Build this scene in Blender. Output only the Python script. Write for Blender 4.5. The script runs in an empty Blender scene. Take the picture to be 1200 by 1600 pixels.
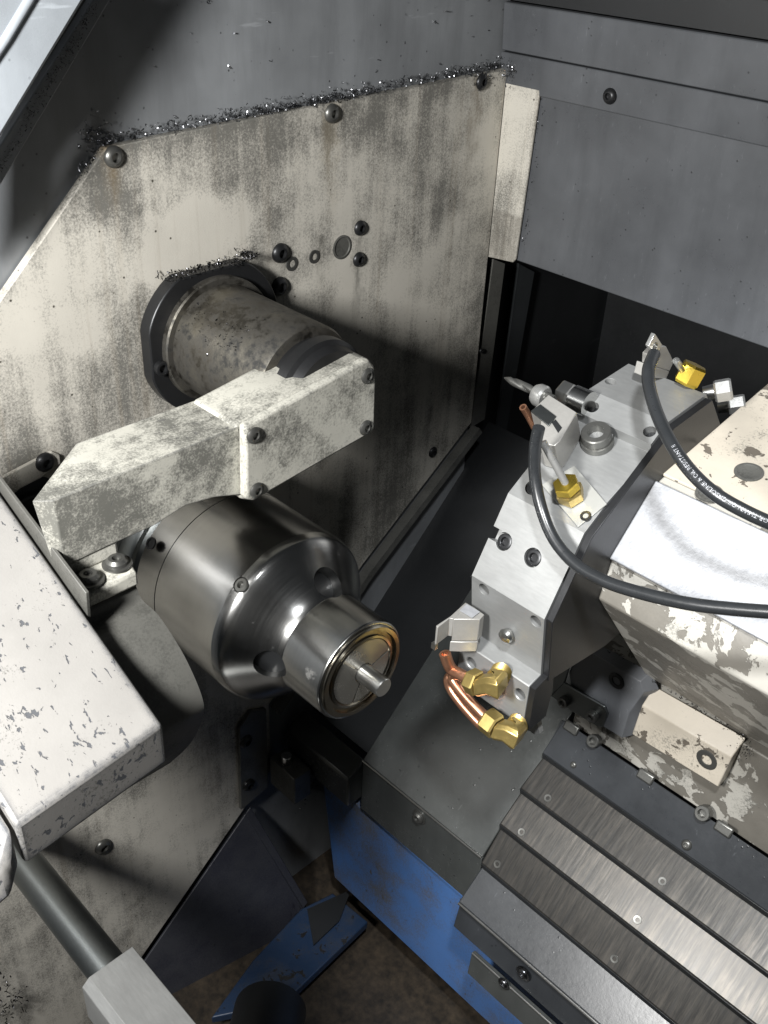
import bpy, bmesh, math, random
from mathutils import Vector, Matrix
V = Vector
random.seed(7)
sc = bpy.context.scene
COL = sc.collection

# ------------------------------------------------------------------ camera
# axes: X = spindle axis (away from the headstock wall), Y = into the machine, Z = up, metres
FPX = 1569.6
ROT = Matrix(((0.6961, 0.4169, -0.5843), (0.7167, -0.3562, 0.5996), (0.0418, -0.8362, -0.5468)))
CAM = V((0.807, -0.471, 0.608))
cd = bpy.data.cameras.new('camera'); cam = bpy.data.objects.new('camera', cd); COL.objects.link(cam)
cd.sensor_fit = 'VERTICAL'; cd.sensor_height = 36.0; cd.lens = 36.0 * FPX / 1600
cd.clip_start = 0.01; cd.clip_end = 50
r, dn, fw = (V((ROT[0][i], ROT[1][i], ROT[2][i])).normalized() for i in range(3))
cam.matrix_world = Matrix(((r.x, -dn.x, -fw.x, CAM.x), (r.y, -dn.y, -fw.y, CAM.y), (r.z, -dn.z, -fw.z, CAM.z), (0, 0, 0, 1)))
sc.camera = cam

# ------------------------------------------------------------------ light
w = bpy.data.worlds.new('World'); sc.world = w; w.use_nodes = True
bg = w.node_tree.nodes['Background']; bg.inputs[0].default_value = (0.80, 0.90, 1.0, 1); bg.inputs[1].default_value = 0.022
def area(name, loc, target, size, power, col, size_y=None, spread=180):
    l = bpy.data.lights.new(name, 'AREA'); l.energy = power; l.color = col; l.size = size
    if size_y: l.shape = 'RECTANGLE'; l.size_y = size_y
    l.spread = math.radians(spread)
    o = bpy.data.objects.new(name, l); COL.objects.link(o); o.location = loc
    o.rotation_euler = (V(target) - V(loc)).to_track_quat('-Z', 'Y').to_euler()
    return o
area('work_lamp', (0.46, -0.82, 0.66), (0.10, 0.03, 0.14), 0.14, 28, (1.0, 0.99, 0.97), 0.20)
sl_ = bpy.data.lights.new('machine_lamp', 'SPOT'); sl_.energy = 84; sl_.color = (0.97, 0.985, 1.0); sl_.spot_size = math.radians(47); sl_.spot_blend = .55; sl_.shadow_soft_size = .04
so_ = bpy.data.objects.new('machine_lamp', sl_); COL.objects.link(so_); so_.location = (0.80, -0.36, 1.02)
so_.rotation_euler = (V((0.60, 0.28, -0.04)) - V(so_.location)).to_track_quat('-Z', 'Y').to_euler()
sc.view_settings.view_transform = 'Standard'; sc.view_settings.look = 'None'
sc.view_settings.exposure = 0.0; sc.view_settings.gamma = 1.0; sc.view_settings.use_curve_mapping = False
sc.cycles.max_bounces = 8; sc.cycles.caustics_reflective = False; sc.cycles.caustics_refractive = False

# ------------------------------------------------------------------ helpers
def ray(px, py):
    return (ROT @ V(((px - 600) / FPX, (py - 800) / FPX, 1.0)))
def at(px, py, x=None, y=None, z=None, n=None, p=None):
    """the point of a real plane (x=, y=, z= constant, or normal n through p) seen at a photo pixel"""
    if x is not None: n, p = V((1, 0, 0)), V((x, 0, 0))
    elif y is not None: n, p = V((0, 1, 0)), V((0, y, 0))
    elif z is not None: n, p = V((0, 0, 1)), V((0, 0, z))
    d = ray(px, py); t = n.dot(p - CAM) / n.dot(d)
    return CAM + d * t
def ats(pts, **k): return [at(a, b, **k) for a, b in pts]
def on_cyl(px, py, cy, cz, rad):
    d = ray(px, py); a = d.y ** 2 + d.z ** 2; oy, oz = CAM.y - cy, CAM.z - cz
    b = 2 * (oy * d.y + oz * d.z); c = oy ** 2 + oz ** 2 - rad ** 2
    t = (-b - math.sqrt(max(0, b * b - 4 * a * c))) / (2 * a); return CAM + d * t
def frame(axis, ref=None):
    a = V(axis).normalized(); u = V(ref) if ref else (V((0, 0, 1)) if abs(a.z) < .9 else V((0, 1, 0)))
    u = (u - a * u.dot(a)).normalized(); return a, u, a.cross(u)

ORG = {}
class MB:
    def __init__(s): s.bm = bmesh.new()
    def ring(s, pts): return [s.bm.verts.new(p) for p in pts]
    def face(s, vs):
        try: return s.bm.faces.new(vs)
        except ValueError: return None
    def bridge(s, a, b):
        n = len(a)
        for i in range(n): s.face([a[i], a[(i + 1) % n], b[(i + 1) % n], b[i]])
    def loft(s, rings, c0=True, c1=True):
        R = [s.ring(p) for p in rings]
        for a, b in zip(R, R[1:]): s.bridge(a, b)
        if c0: s.face(R[0][::-1])
        if c1: s.face(R[-1])
        return s
    def prism(s, pts, vec):
        v = V(vec); return s.loft([[V(p) for p in pts], [V(p) + v for p in pts]])
    def box(s, lo, hi):
        (a, b, c), (d, e, f) = lo, hi
        return s.prism([(a, b, c), (d, b, c), (d, e, c), (a, e, c)], (0, 0, f - c))
    def obox(s, c, u, v, w):
        c, u, v, w = V(c), V(u), V(v), V(w)
        return s.prism([c - u - v - w, c + u - v - w, c + u + v - w, c - u + v - w], w * 2)
    def lathe(s, prof, org, axis, seg=48, ref=None, fn=None, close=False):
        a, u, v = frame(axis, ref); org = V(org); rings = []
        for t, rad in prof:
            rings.append([org + a * t + (u * math.cos(k) + v * math.sin(k)) * (rad * (fn(t, k) if fn else 1))
                          for k in (2 * math.pi * i / seg for i in range(seg))])
        R = [s.ring(p) for p in rings]
        for p, q in zip(R, R[1:]): s.bridge(p, q)
        if close: s.bridge(R[-1], R[0])
        else: s.face(R[0][::-1]); s.face(R[-1])
        return s
    def hexp(s, org, axis, rad, h, ch=0.12, ref=None, seg=6):
        a, u, v = frame(axis, ref); org = V(org)
        def rg(t, q): return [org + a * t + (u * math.cos(k) + v * math.sin(k)) * q for k in (2 * math.pi * i / seg for i in range(seg))]
        return s.loft([rg(0, rad * .9), rg(h * ch, rad), rg(h * (1 - ch), rad), rg(h, rad * .9)])
    def tube(s, pts, rad, seg=14, caps=True, hollow=0):
        pts = [V(p) for p in pts]; rings = []; t0 = (pts[1] - pts[0]).normalized(); _, u, _ = frame(t0)
        for i, p in enumerate(pts):
            t = (pts[min(i + 1, len(pts) - 1)] - pts[max(i - 1, 0)]).normalized()
            u = (u - t * u.dot(t)).normalized(); vv = t.cross(u); rr = rad(i / (len(pts) - 1)) if callable(rad) else rad
            rings.append([p + (u * math.cos(k) + vv * math.sin(k)) * rr for k in (2 * math.pi * j / seg for j in range(seg))])
            if i == 0: F0 = (t, u, vv)
        if hollow:
            inner = [[p + (q - p) * hollow for q in rg] for p, rg in zip(pts, rings)]
            rings = [inner[min(4, len(inner) - 1)]] + inner[min(4, len(inner) - 1)::-1][1:] + rings
        return s.loft(rings)
    def build(s, name, mat, parent=None, bevel=0, ang=32, seg=2, uv=False):
        bm = s.bm
        bmesh.ops.recalc_face_normals(bm, faces=bm.faces)
        co = [v.co for v in bm.verts]
        lo = V((min(c.x for c in co), min(c.y for c in co), min(c.z for c in co)))
        hi = V((max(c.x for c in co), max(c.y for c in co), max(c.z for c in co)))
        c = (lo + hi) / 2 if parent else V(((lo.x + hi.x) / 2, (lo.y + hi.y) / 2, lo.z))
        for v in bm.verts: v.co -= c
        for f in bm.faces: f.smooth = True
        lim = math.radians(ang)
        for e in bm.edges:
            if len(e.link_faces) == 2 and e.calc_face_angle(0) > lim: e.smooth = False
        me = bpy.data.meshes.new(name); bm.to_mesh(me); bm.free()
        o = bpy.data.objects.new(name, me); COL.objects.link(o)
        if mat: me.materials.append(mat)
        if parent: o.parent = parent; o.location = c - ORG[parent.name]
        else: o.location = c
        ORG[o.name] = c
        if bevel:
            m = o.modifiers.new('bevel', 'BEVEL'); m.width = bevel; m.segments = seg; m.limit_method = 'ANGLE'
            m.angle_limit = math.radians(30); m.harden_normals = False
        return o
def tag(o, label, cat, group=None, kind=None):
    if label: o['label'] = label
    if cat: o['category'] = cat
    if group: o['group'] = group
    if kind: o['kind'] = kind
    return o
def thing(name, loc, label, cat, group=None):
    o = bpy.data.objects.new(name, None); COL.objects.link(o); o.location = loc; o.empty_display_size = .02
    ORG[o.name] = V(loc); return tag(o, label, cat, group)
def cut(o, cutter, ang=32):
    """boolean a tool mesh (MB in world space) out of a built object, one hole after another"""
    bmesh.ops.recalc_face_normals(cutter.bm, faces=cutter.bm.faces)
    mods = [(m, m.show_viewport) for m in o.modifiers]
    for m, _ in mods: m.show_viewport = False
    todo = set(cutter.bm.faces); isl = []
    while todo:
        st = [todo.pop()]; grp = [st[0]]
        while st:
            f = st.pop()
            for e in f.edges:
                for g in e.link_faces:
                    if g in todo: todo.remove(g); st.append(g); grp.append(g)
        isl.append(grp)
    for grp in isl:
        m2 = MB(); vm = {}
        for f in grp:
            for v in f.verts:
                if v not in vm: vm[v] = m2.bm.verts.new(v.co)
        for f in grp: m2.bm.faces.new([vm[v] for v in f.verts])
        c = m2.build('cutter_tmp', None); n0 = len(o.data.polygons)
        for solver in ('EXACT', 'FAST'):
            b = o.modifiers.new('cut', 'BOOLEAN'); b.operation = 'DIFFERENCE'; b.solver = solver; b.object = c
            bpy.context.view_layer.update()
            me = bpy.data.meshes.new_from_object(o.evaluated_get(bpy.context.evaluated_depsgraph_get())); o.modifiers.remove(b)
            if len(me.polygons) > n0 * .8: o.data = me; break
            print('CUT FAIL', o.name, solver, n0, len(me.polygons))
        bpy.data.objects.remove(c)
    bm = bmesh.new(); bm.from_mesh(o.data)
    for f in bm.faces: f.smooth = True
    for e in bm.edges: e.smooth = not (len(e.link_faces) == 2 and e.calc_face_angle(0) > math.radians(ang))
    bm.to_mesh(o.data); bm.free()
    for m, sv in mods: m.show_viewport = sv
    wn = o.modifiers.new('weighted_normal', 'WEIGHTED_NORMAL'); wn.keep_sharp = True; wn.weight = 90
    return o
HEX = lambda t0: (lambda t, k: 1 / max(.866, math.cos((k % (math.pi / 3)) - math.pi / 6)) * .93 if t <= t0 else 1)
def screw(parent, pos, nrm, rad, mat, kind='button', name='screw', h=None):
    m = MB(); R = rad
    if kind == 'button':
        H = h or .55 * R
        m.lathe([(-.001, R), (H * .25, R), (H * .6, R * .88), (H * .92, R * .62), (H, R * .5), (H * .98, R * .44), (H * .25, R * .40)], pos, nrm, 24)
    elif kind == 'cap':
        H = h or 1.3 * R
        m.lathe([(-.001, R), (H * .93, R), (H, R * .9), (H, R * .58), (H * .97, R * .54), (H * .45, R * .5)], pos, nrm, 24)
    elif kind == 'flush':
        m.lathe([(-.002, R), (.0003, R), (.0006, R * .94), (.0005, R * .52), (-.003 * R / .006, R * .48)], pos, nrm, 24)
    elif kind == 'pan':
        H = h or .45 * R
        m.lathe([(-.001, R * 1.3), (.0008, R * 1.3), (.001, R), (H * .6, R * .95), (H, R * .7), (H, R * .4), (H * .5, R * .35)], pos, nrm, 24)
    return m.build(name, mat, parent)
def smooth_path(P, n=10):
    P = [V(p) for p in P]; out = []
    for i in range(len(P) - 1):
        a, b, c, d = P[max(i - 1, 0)], P[i], P[i + 1], P[min(i + 2, len(P) - 1)]
        for k in range(n):
            t = k / n
            out.append(.5 * ((2 * b) + (c - a) * t + (2 * a - 5 * b + 4 * c - d) * t * t + (3 * b - a - 3 * c + d) * t ** 3))
    return out + [P[-1]]
def swarf(name, label, pts, size, mat, spread=.003, up=(0, 0, 1)):
    """loose metal chips: one countless mass of little curled ribbons"""
    m = MB(); up = V(up)
    for p in pts:
        p = V(p) + V([random.gauss(0, spread) for _ in range(3)]); big = random.random() < .07; L = size * (random.uniform(1.8, 3.4) if big else random.uniform(.3, 1.5)); W = size * random.uniform(.12, .4)
        a = V([random.gauss(0, 1) for _ in range(3)]).normalized(); b = a.cross(V([random.gauss(0, 1) for _ in range(3)])).normalized(); c = a.cross(b)
        bend = random.uniform(1.2, 4.0) if big else random.uniform(.2, 1.4); nseg = 9 if big else 3; prev = None
        for k in range(nseg + 1):
            th = (k / nseg - .5) * bend * 2; rr = L / (2 * bend)
            q = p + a * math.sin(th) * rr + c * (1 - math.cos(th)) * rr
            cur = m.ring([q - b * W / 2, q + b * W / 2])
            if prev: m.face([prev[0], prev[1], cur[1], cur[0]])
            prev = cur
    o = m.build(name, mat); return tag(o, label, 'metal chips', kind='stuff')

# ------------------------------------------------------------------ materials
class NT:
    def __init__(s, name):
        s.m = bpy.data.materials.new(name); s.m.use_nodes = True; s.t = s.m.node_tree; s.n = s.t.nodes; s.b = s.n['Principled BSDF']
        s.tc = s.n.new('ShaderNodeTexCoord').outputs['Object']
    def L(s, a, b): s.t.links.new(a, b)
    def inp(s, sock, v):
        if hasattr(v, 'is_output'): s.L(v, sock)
        elif isinstance(v, (tuple, list)): sock.default_value = tuple(v) + (1,) if len(v) == 3 and len(sock.default_value) == 4 else v
        else: sock.default_value = v
    def map(s, scale=(1, 1, 1), rot=(0, 0, 0), loc=(0, 0, 0)):
        n = s.n.new('ShaderNodeMapping'); s.L(s.tc, n.inputs[0]); n.inputs['Scale'].default_value = scale; n.inputs['Rotation'].default_value = rot; n.inputs['Location'].default_value = loc
        return n.outputs[0]
    def noise(s, scale, det=4, rough=.6, vec=None, dist=0):
        n = s.n.new('ShaderNodeTexNoise'); s.L(vec or s.tc, n.inputs['Vector']); n.inputs['Scale'].default_value = scale; n.inputs['Detail'].default_value = det
        n.inputs['Roughness'].default_value = rough; n.inputs['Distortion'].default_value = dist; return n.outputs['Fac']
    def vor(s, scale, vec=None, feat='F1', out='Distance', rnd=1):
        n = s.n.new('ShaderNodeTexVoronoi'); n.feature = feat; s.L(vec or s.tc, n.inputs['Vector']); n.inputs['Scale'].default_value = scale; n.inputs['Randomness'].default_value = rnd; return n.outputs[out]
    def ramp(s, f, *st):
        n = s.n.new('ShaderNodeValToRGB'); s.inp(n.inputs[0], f); e = n.color_ramp.elements
        while len(e) < len(st): e.new(.5)
        for k, (p, c) in zip(e, st):
            k.position = p; k.color = (c, c, c, 1) if isinstance(c, (int, float)) else tuple(c) + (1,)
        return n.outputs[0]
    def math(s, op, a, b=0.0, clamp=False):
        n = s.n.new('ShaderNodeMath'); n.operation = op; n.use_clamp = clamp; s.inp(n.inputs[0], a); s.inp(n.inputs[1], b); return n.outputs[0]
    def mix(s, f, a, b, mode='MIX'):
        n = s.n.new('ShaderNodeMix'); n.data_type = 'RGBA'; n.blend_type = mode; s.inp(n.inputs[0], f); s.inp(n.inputs[6], a); s.inp(n.inputs[7], b); return n.outputs[2]
    def sep(s):
        n = s.n.new('ShaderNodeSeparateXYZ'); s.L(s.tc, n.inputs[0]); return n.outputs
    def bump(s, h, d=.0005, st=1):
        n = s.n.new('ShaderNodeBump'); s.inp(n.inputs['Height'], h); n.inputs['Distance'].default_value = d; n.inputs['Strength'].default_value = st; s.L(n.outputs[0], s.b.inputs['Normal'])
    def out(s, col=None, rough=None, metal=None, **k):
        if col is not None: s.inp(s.b.inputs['Base Color'], col)
        if rough is not None: s.inp(s.b.inputs['Roughness'], rough)
        if metal is not None: s.inp(s.b.inputs['Metallic'], metal)
        for q, v in k.items(): s.inp(s.b.inputs[q.replace('_', ' ')], v)
        return s.m

def worn_paint(name, base, under, chip=.64, chip_scale=110, stretch=(1, 1, 1), grime=.5, grime_col=(.09, .09, .08), streak=0, chip_big=.10, rough=.45, patch=9, fine=420, umetal=0, spots=0, rot=(0, 0, 0), edge=0, weave=.12, drips=(), blots=(), topband=None, clean=()):
    t = NT(name)
    big = t.noise(patch, 3, .55); mid = t.noise(patch * 4, 5, .65)
    v = t.map(stretch, rot); c = t.noise(chip_scale, 8, .6, v, .4)
    c = t.math('ADD', c, t.math('MULTIPLY', t.math('SUBTRACT', big, .5), chip_big * 2))
    cm = t.ramp(c, (chip, 0), (chip + .012, 1))
    if edge:
        bv = t.n.new('ShaderNodeBevel'); bv.samples = 4; bv.inputs[0].default_value = edge; ge = t.n.new('ShaderNodeNewGeometry')
        dp = t.n.new('ShaderNodeVectorMath'); dp.operation = 'DOT_PRODUCT'; t.L(bv.outputs[0], dp.inputs[0]); t.L(ge.outputs['Normal'], dp.inputs[1])
        em = t.math('ADD', t.math('SUBTRACT', 1.0, dp.outputs['Value']), t.math('MULTIPLY', t.math('SUBTRACT', t.noise(160, 6, .7), .5), .22))
        cm = t.math('MAXIMUM', cm, t.ramp(em, (.045, 0), (.055, 1)))
    fn = t.noise(fine, 5, .75); scr = t.noise(fine * .5, 3, .7, t.map((1, .12, .6), (.5, .3, .9))); scr2 = t.noise(fine * .5, 3, .7, t.map((1, .15, .15), (1.9, .7, .2)))
    g = t.math('ADD', t.math('MULTIPLY', big, .9), t.math('MULTIPLY', mid, .55))
    g = t.math('ADD', g, t.math('MULTIPLY', t.math('SUBTRACT', fn, .5), 1.05))
    g = t.math('ADD', g, t.math('MULTIPLY', t.math('SUBTRACT', t.math('ADD', scr, scr2), 1.0), weave))
    if streak:
        st = t.noise(34, 5, .7, t.map((1, 1, .07))); g = t.math('ADD', g, t.math('MULTIPLY', t.math('SUBTRACT', st, .5), streak * 1.8))
    if drips or blots or topband or clean:
        X_, Y_, Z_ = t.sep(); wob = t.math('MULTIPLY', t.math('SUBTRACT', t.noise(28, 6, .7), .5), .06)
        Yw = t.math('ADD', Y_, wob)
    if topband: g = t.math('ADD', g, t.math('MULTIPLY', t.math('MAXIMUM', t.math('SUBTRACT', Z_, topband[0]), 0.0), topband[1]))
    for (by, bz, ry, rz, amt) in list(blots) + [(a_, b_, c_, d_, -e_) for a_, b_, c_, d_, e_ in clean]:
        dy = t.math('POWER', t.math('MULTIPLY', t.math('SUBTRACT', Yw, by), 1 / ry), 2.0); dz_ = t.math('POWER', t.math('MULTIPLY', t.math('SUBTRACT', t.math('SUBTRACT', Z_, wob), bz), 1 / rz), 2.0)
        k_ = t.math('SUBTRACT', 1.0, t.math('ADD', dy, dz_), True); g = t.math('ADD', g, t.math('MULTIPLY', k_, amt))
    gm = t.ramp(g, (.90 - grime * .42, 0), (1.52 - grime * .36, 1))
    tone = t.mix(t.ramp(t.noise(patch * 2.2, 4, .6), (.3, 0), (.7, 1)), tuple(b * .86 for b in base), base)
    col = t.mix(t.math('MULTIPLY', gm, min(1, .72 + grime * .3)), tone, grime_col)
    if streak:
        st2 = t.noise(60, 4, .6, t.map((1, 1, .03))); col = t.mix(t.ramp(st2, (.56, 0), (.74, .32)), col, (.20, .155, .10))
    for (by, bz, wd, ln, dc) in drips:
        dy = t.math('ABSOLUTE', t.math('SUBTRACT', Yw, by)); hm = t.math('SUBTRACT', 1.0, t.math('MULTIPLY', dy, 1 / wd), True)
        dd_ = t.math('SUBTRACT', bz, Z_); vm = t.math('MULTIPLY', t.math('SUBTRACT', 1.0, t.math('MULTIPLY', dd_, 1 / ln), True), t.ramp(t.math('ADD', t.math('MULTIPLY', dd_, 40.0), .5), (.0, 0), (.2, 1)))
        k_ = t.math('MULTIPLY', t.math('MULTIPLY', hm, vm), t.ramp(t.noise(130, 4, .7, t.map((1, 1, .12))), (.3, .3), (.65, 1)))
        col = t.mix(t.math('MULTIPLY', k_, .8), col, dc)
    if spots:
        sp = t.vor(spots, t.map((1, 1, 1))); sm = t.math('MULTIPLY', t.ramp(sp, (.06, 1), (.10, 0)), t.ramp(t.noise(25, 2), (.5, 0), (.55, 1)))
        col = t.mix(sm, col, (.05, .045, .035))
    ucol = t.mix(t.noise(60, 4, .6), under, tuple(u * .65 for u in under))
    col = t.mix(cm, col, ucol)
    t.bump(t.math('ADD', t.math('MULTIPLY', cm, -1.0), t.math('MULTIPLY', fn, .25)), .0006, .8)
    return t.out(col, t.math('ADD', rough, t.math('MULTIPLY', gm, .2)), t.math('MULTIPLY', cm, umetal))

def metal(name, col, rough=.25, var=.15, scratch=.5, scale=(1, 1, 1), grime=0, grime_col=(.03, .03, .028), aniso=0, bump=.00006, tint=None, rot=(0, 0, 0), metallic=1.0, nscale=300):
    t = NT(name)
    a = t.noise(nscale, 4, .7, t.map(scale, rot)); b = t.noise(14, 4, .6); f = t.noise(90, 5, .7)
    c = t.mix(t.ramp(b, (.3, 0), (.75, 1)), tuple(x * .78 for x in col), col)
    c = t.mix(t.math('MULTIPLY', t.ramp(a, (.35, 1), (.65, 0)), scratch * .5), c, tuple(x * .6 for x in col))
    if tint: c = t.mix(t.ramp(t.noise(22, 3, .6), (.5, 0), (.7, .7)), c, tint)
    r = t.math('ADD', rough - var / 2, t.math('MULTIPLY', t.math('ADD', t.math('MULTIPLY', a, .5), t.math('MULTIPLY', b, .5)), var))
    mt = metallic
    if grime:
        gm = t.ramp(t.math('ADD', t.math('MULTIPLY', b, .6), t.math('MULTIPLY', f, .5)), (.72 - grime * .3, 0), (.9 - grime * .3, 1))
        c = t.mix(gm, c, grime_col); r = t.math('ADD', r, t.math('MULTIPLY', gm, .25)); mt = t.math('SUBTRACT', metallic, t.math('MULTIPLY', gm, .8 * metallic))
    t.bump(t.math('ADD', a, t.math('MULTIPLY', f, .6)), bump, 1)
    if aniso:
        n = t.n.new('ShaderNodeTangent'); n.direction_type = 'RADIAL'; n.axis = 'X'; t.L(n.outputs[0], t.b.inputs['Tangent'])
        t.b.inputs['Anisotropic'].default_value = aniso
    return t.out(c, r, mt)

def sheet(name, col, rough=.35, spots=.0, film=.3, scratch=.2, spec=.5, var=.12):
    """painted sheet metal with an oil film, splashes and little dried droplets"""
    t = NT(name)
    b = t.noise(7, 4, .6); f = t.noise(160, 4, .7); v = t.noise(26, 5, .65, t.map((1, 1, .15)))
    c = t.mix(t.ramp(b, (.3, 0), (.7, 1)), tuple(x * .72 for x in col), tuple(x * 1.15 for x in col))
    c = t.mix(t.math('MULTIPLY', t.ramp(v, (.45, 0), (.75, 1)), film), c, tuple(x * .45 for x in col))
    d = t.vor(120); dm = t.math('MULTIPLY', t.ramp(d, (.10, 1), (.16, 0)), t.ramp(t.noise(30, 2), (.55, 0), (.6, 1)))
    c = t.mix(t.math('MULTIPLY', dm, spots), c, tuple(x * .25 for x in col))
    sc_ = t.ramp(t.noise(240, 3, .7, t.map((1, .05, .3), (.3, .8, .4))), (.66, 0), (.72, scratch))
    c = t.mix(sc_, c, tuple(min(1, x * 2.2 + .03) for x in col))
    r = t.math('ADD', rough, t.math('MULTIPLY', t.math('SUBTRACT', t.math('ADD', t.math('MULTIPLY', b, .5), t.math('MULTIPLY', f, .5)), .5), var * 2))
    t.bump(t.math('ADD', t.math('MULTIPLY', f, .5), t.math('MULTIPLY', dm, spots)), .0003, .6)
    return t.out(c, r, 0.0, Specular_IOR_Level=spec)

M = {}
M['wall'] = worn_paint('cream_wall_paint', (.56, .535, .475), (.10, .10, .09), chip=.76, grime=.60, streak=.42, spots=70, patch=5, fine=520, weave=.05, grime_col=(.10, .098, .088), topband=(.60, 1.6), clean=[(.02, .585, .085, .05, .35)], blots=[(-.16, .40, .16, .14, .12), (.15, .57, .05, .06, .15), (.0, .47, .12, .10, .10)],
    drips=[(y_ - .0535, z_ + .298, w_, l_, c_) for y_, z_, w_, l_, c_ in [(-.005, .378, .016, .05, (.16, .11, .05)), (.251, .386, .014, .12, (.30, .25, .17)), (.251, .386, .006, .07, (.08, .075, .06)), (.475, .39, .012, .16, (.16, .13, .09)),
      (.294, .26, .010, .10, (.09, .085, .07)), (.180, .256, .012, .07, (.07, .07, .06)), (.180, .21, .012, .06, (.07, .07, .06)), (.296, .22, .010, .09, (.08, .08, .07)), (.235, .25, .008, .06, (.10, .095, .08)), (.435, -.02, .010, .05, (.05, .05, .045)), (-.118, -.443, .013, .10, (.10, .09, .07)), (.05, -.36, .05, .2, (.10, .09, .075))]], rough=.42)
M['arm'] = worn_paint('cream_arm_paint', (.54, .53, .47), (.16, .16, .15), chip=.70, chip_scale=130, grime=.62, patch=17, rough=.45, chip_big=.15, edge=.003)
M['arm_dark'] = worn_paint('cream_arm_paint_scuffed', (.54, .53, .47), (.16, .16, .15), chip=.70, chip_scale=130, grime=.56, patch=17, rough=.45, chip_big=.15, edge=.003, blots=[(-.055, -.010, .07, .05, .28), (.035, .0, .06, .05, .15)], fine=500, weave=.2)
M['tray'] = worn_paint('cream_tray_paint', (.32, .31, .295), (.12, .125, .135), chip=.605, chip_scale=150, stretch=(.5, 1.15, 1), rot=(0, 0, .5), grime=.10, patch=7, rough=.40, chip_big=.16, edge=.010)
M['carriage'] = worn_paint('cream_carriage_paint', (.52, .47, .39), (.15, .13, .105), chip=.60, chip_scale=48, grime=.2, patch=9, rough=.4, chip_big=.22, spots=60)
M['carriage_worn'] = worn_paint('worn_carriage_paint', (.41, .395, .355), (.18, .168, .145), chip=.475, chip_scale=34, grime=.3, patch=11, rough=.38, chip_big=.25)
M['grey'] = sheet('grey_sheet_paint', (.20, .21, .22), .33, .9, .5)
M['grey_back'] = sheet('grey_back_paint', (.095, .100, .108), .30, .8, .4)
M['dark'] = sheet('dark_sheet_paint', (.028, .031, .033), .38, .5, .3)
M['door'] = sheet('pale_door_paint', (.36, .39, .42), .28, .4, .2)
M['black'] = sheet('black_recess_shade', (.010, .011, .012), .5, .2, .2)  # near-black colour stands in for shade in recesses, slots and gaps
M['wet'] = sheet('oily_bed_cover', (.060, .064, .062), .24, .9, .45, .3, .6, .2)
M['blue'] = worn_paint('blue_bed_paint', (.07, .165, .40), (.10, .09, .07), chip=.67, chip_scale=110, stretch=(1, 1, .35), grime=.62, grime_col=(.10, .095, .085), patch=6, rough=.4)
M['pan'] = worn_paint('shaded_blue_pan_paint', (.010, .026, .062), (.012, .012, .012), chip=.62, chip_scale=60, grime=.5, grime_col=(.02, .025, .035), patch=12, rough=.45)  # blue paint darkened to carry the shade low down at the pan
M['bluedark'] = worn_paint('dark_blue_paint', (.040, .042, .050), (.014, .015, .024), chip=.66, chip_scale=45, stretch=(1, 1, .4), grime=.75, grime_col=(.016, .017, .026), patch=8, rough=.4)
M['chuck'] = metal('turned_steel', (.43, .43, .42), .21, .12, .6, (1, .015, .015), aniso=.2, bump=.00004, nscale=900, grime=.12, grime_col=(.05, .048, .043))
M['jaw'] = metal('collet_steel', (.30, .29, .26), .26, .14, .5, metallic=.8, grime=.3)
M['steel'] = metal('machined_steel', (.60, .60, .58), .30, .12, .4, (1, .08, .08))
M['turret'] = metal('ground_turret_steel', (.345, .35, .345), .48, .16, .6, (.2, 1, 1), nscale=320, bump=.00008, metallic=.55, grime=.16, grime_col=(.20, .20, .19))
M['holder'] = metal('tool_holder_steel', (.42, .41, .385), .42, .14, .4, grime=.1, metallic=.5)
M['plate'] = metal('bright_milled_plate', (.40, .41, .43), .50, .2, 1.2, (1, 1, 1), grime=.30, grime_col=(.13, .14, .15), nscale=150, bump=.0003, metallic=.35)
M['sleeve'] = metal('brown_stained_steel', (.17, .16, .14), .40, .2, .4, grime=.80, grime_col=(.018, .018, .017), tint=(.24, .22, .17), bump=.0001)
M['greysteel'] = metal('grey_flange_steel', (.22, .235, .235), .38, .15, .3)
M['strap'] = worn_paint('bare_strap', (.105, .104, .095), (.36, .33, .22), chip=.73, chip_scale=60, grime=.55, grime_col=(.05, .05, .045), patch=12, rough=.36)
M['oxide'] = metal('black_oxide', (.035, .036, .038), .36, .14, .4, metallic=.6)
M['screw'] = metal('dull_screw_steel', (.17, .17, .16), .36, .15, .4, grime=.2, metallic=.75)
M['bright'] = metal('bright_screw_steel', (.48, .48, .465), .28, .1, .3, metallic=.7)
M['guide'] = sheet('black_guide_block', (.15, .157, .168), .32, .5, .3, .5)
M['strip'] = sheet('dark_cover_strip', (.034, .037, .041), .30, .7, .4, .5)
M['brass'] = metal('brass', (.62, .47, .17), .32, .14, .5, grime=.25, grime_col=(.10, .075, .03), metallic=.85)
M['yellow'] = metal('yellow_brass', (.86, .62, .10), .28, .1, .3)
M['copper'] = metal('copper', (.66, .34, .21), .30, .16, .5, tint=(.40, .17, .10), metallic=.9)
M['swarf'] = metal('chip_steel', (.24, .245, .26), .28, .2, .3)
M['swarfdark'] = metal('oily_chip_steel', (.09, .09, .095), .24, .2, .3)
M['bronze'] = metal('brown_tinted_steel', (.26, .24, .20), .24, .12, .3, tint=(.28, .19, .09))  # steel with a brown tint in random patches
t = NT('rubber_hose'); M['rubber'] = t.out(t.mix(t.noise(40), (.012, .013, .014), (.024, .026, .028)), t.math('ADD', .20, t.math('MULTIPLY', t.noise(200, 4), .2)), 0)
t = NT('hose_print'); M['print'] = t.out(t.mix(t.ramp(t.noise(700, 3, .7), (.4, 0), (.6, 1)), (.06, .06, .065), (.42, .43, .45)), .5, 0)
t = NT('clear_gasket'); M['gasket'] = t.out(t.mix(t.noise(50, 4), (.36, .36, .33), (.50, .50, .47)), .25, .3, Alpha=.8)
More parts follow.
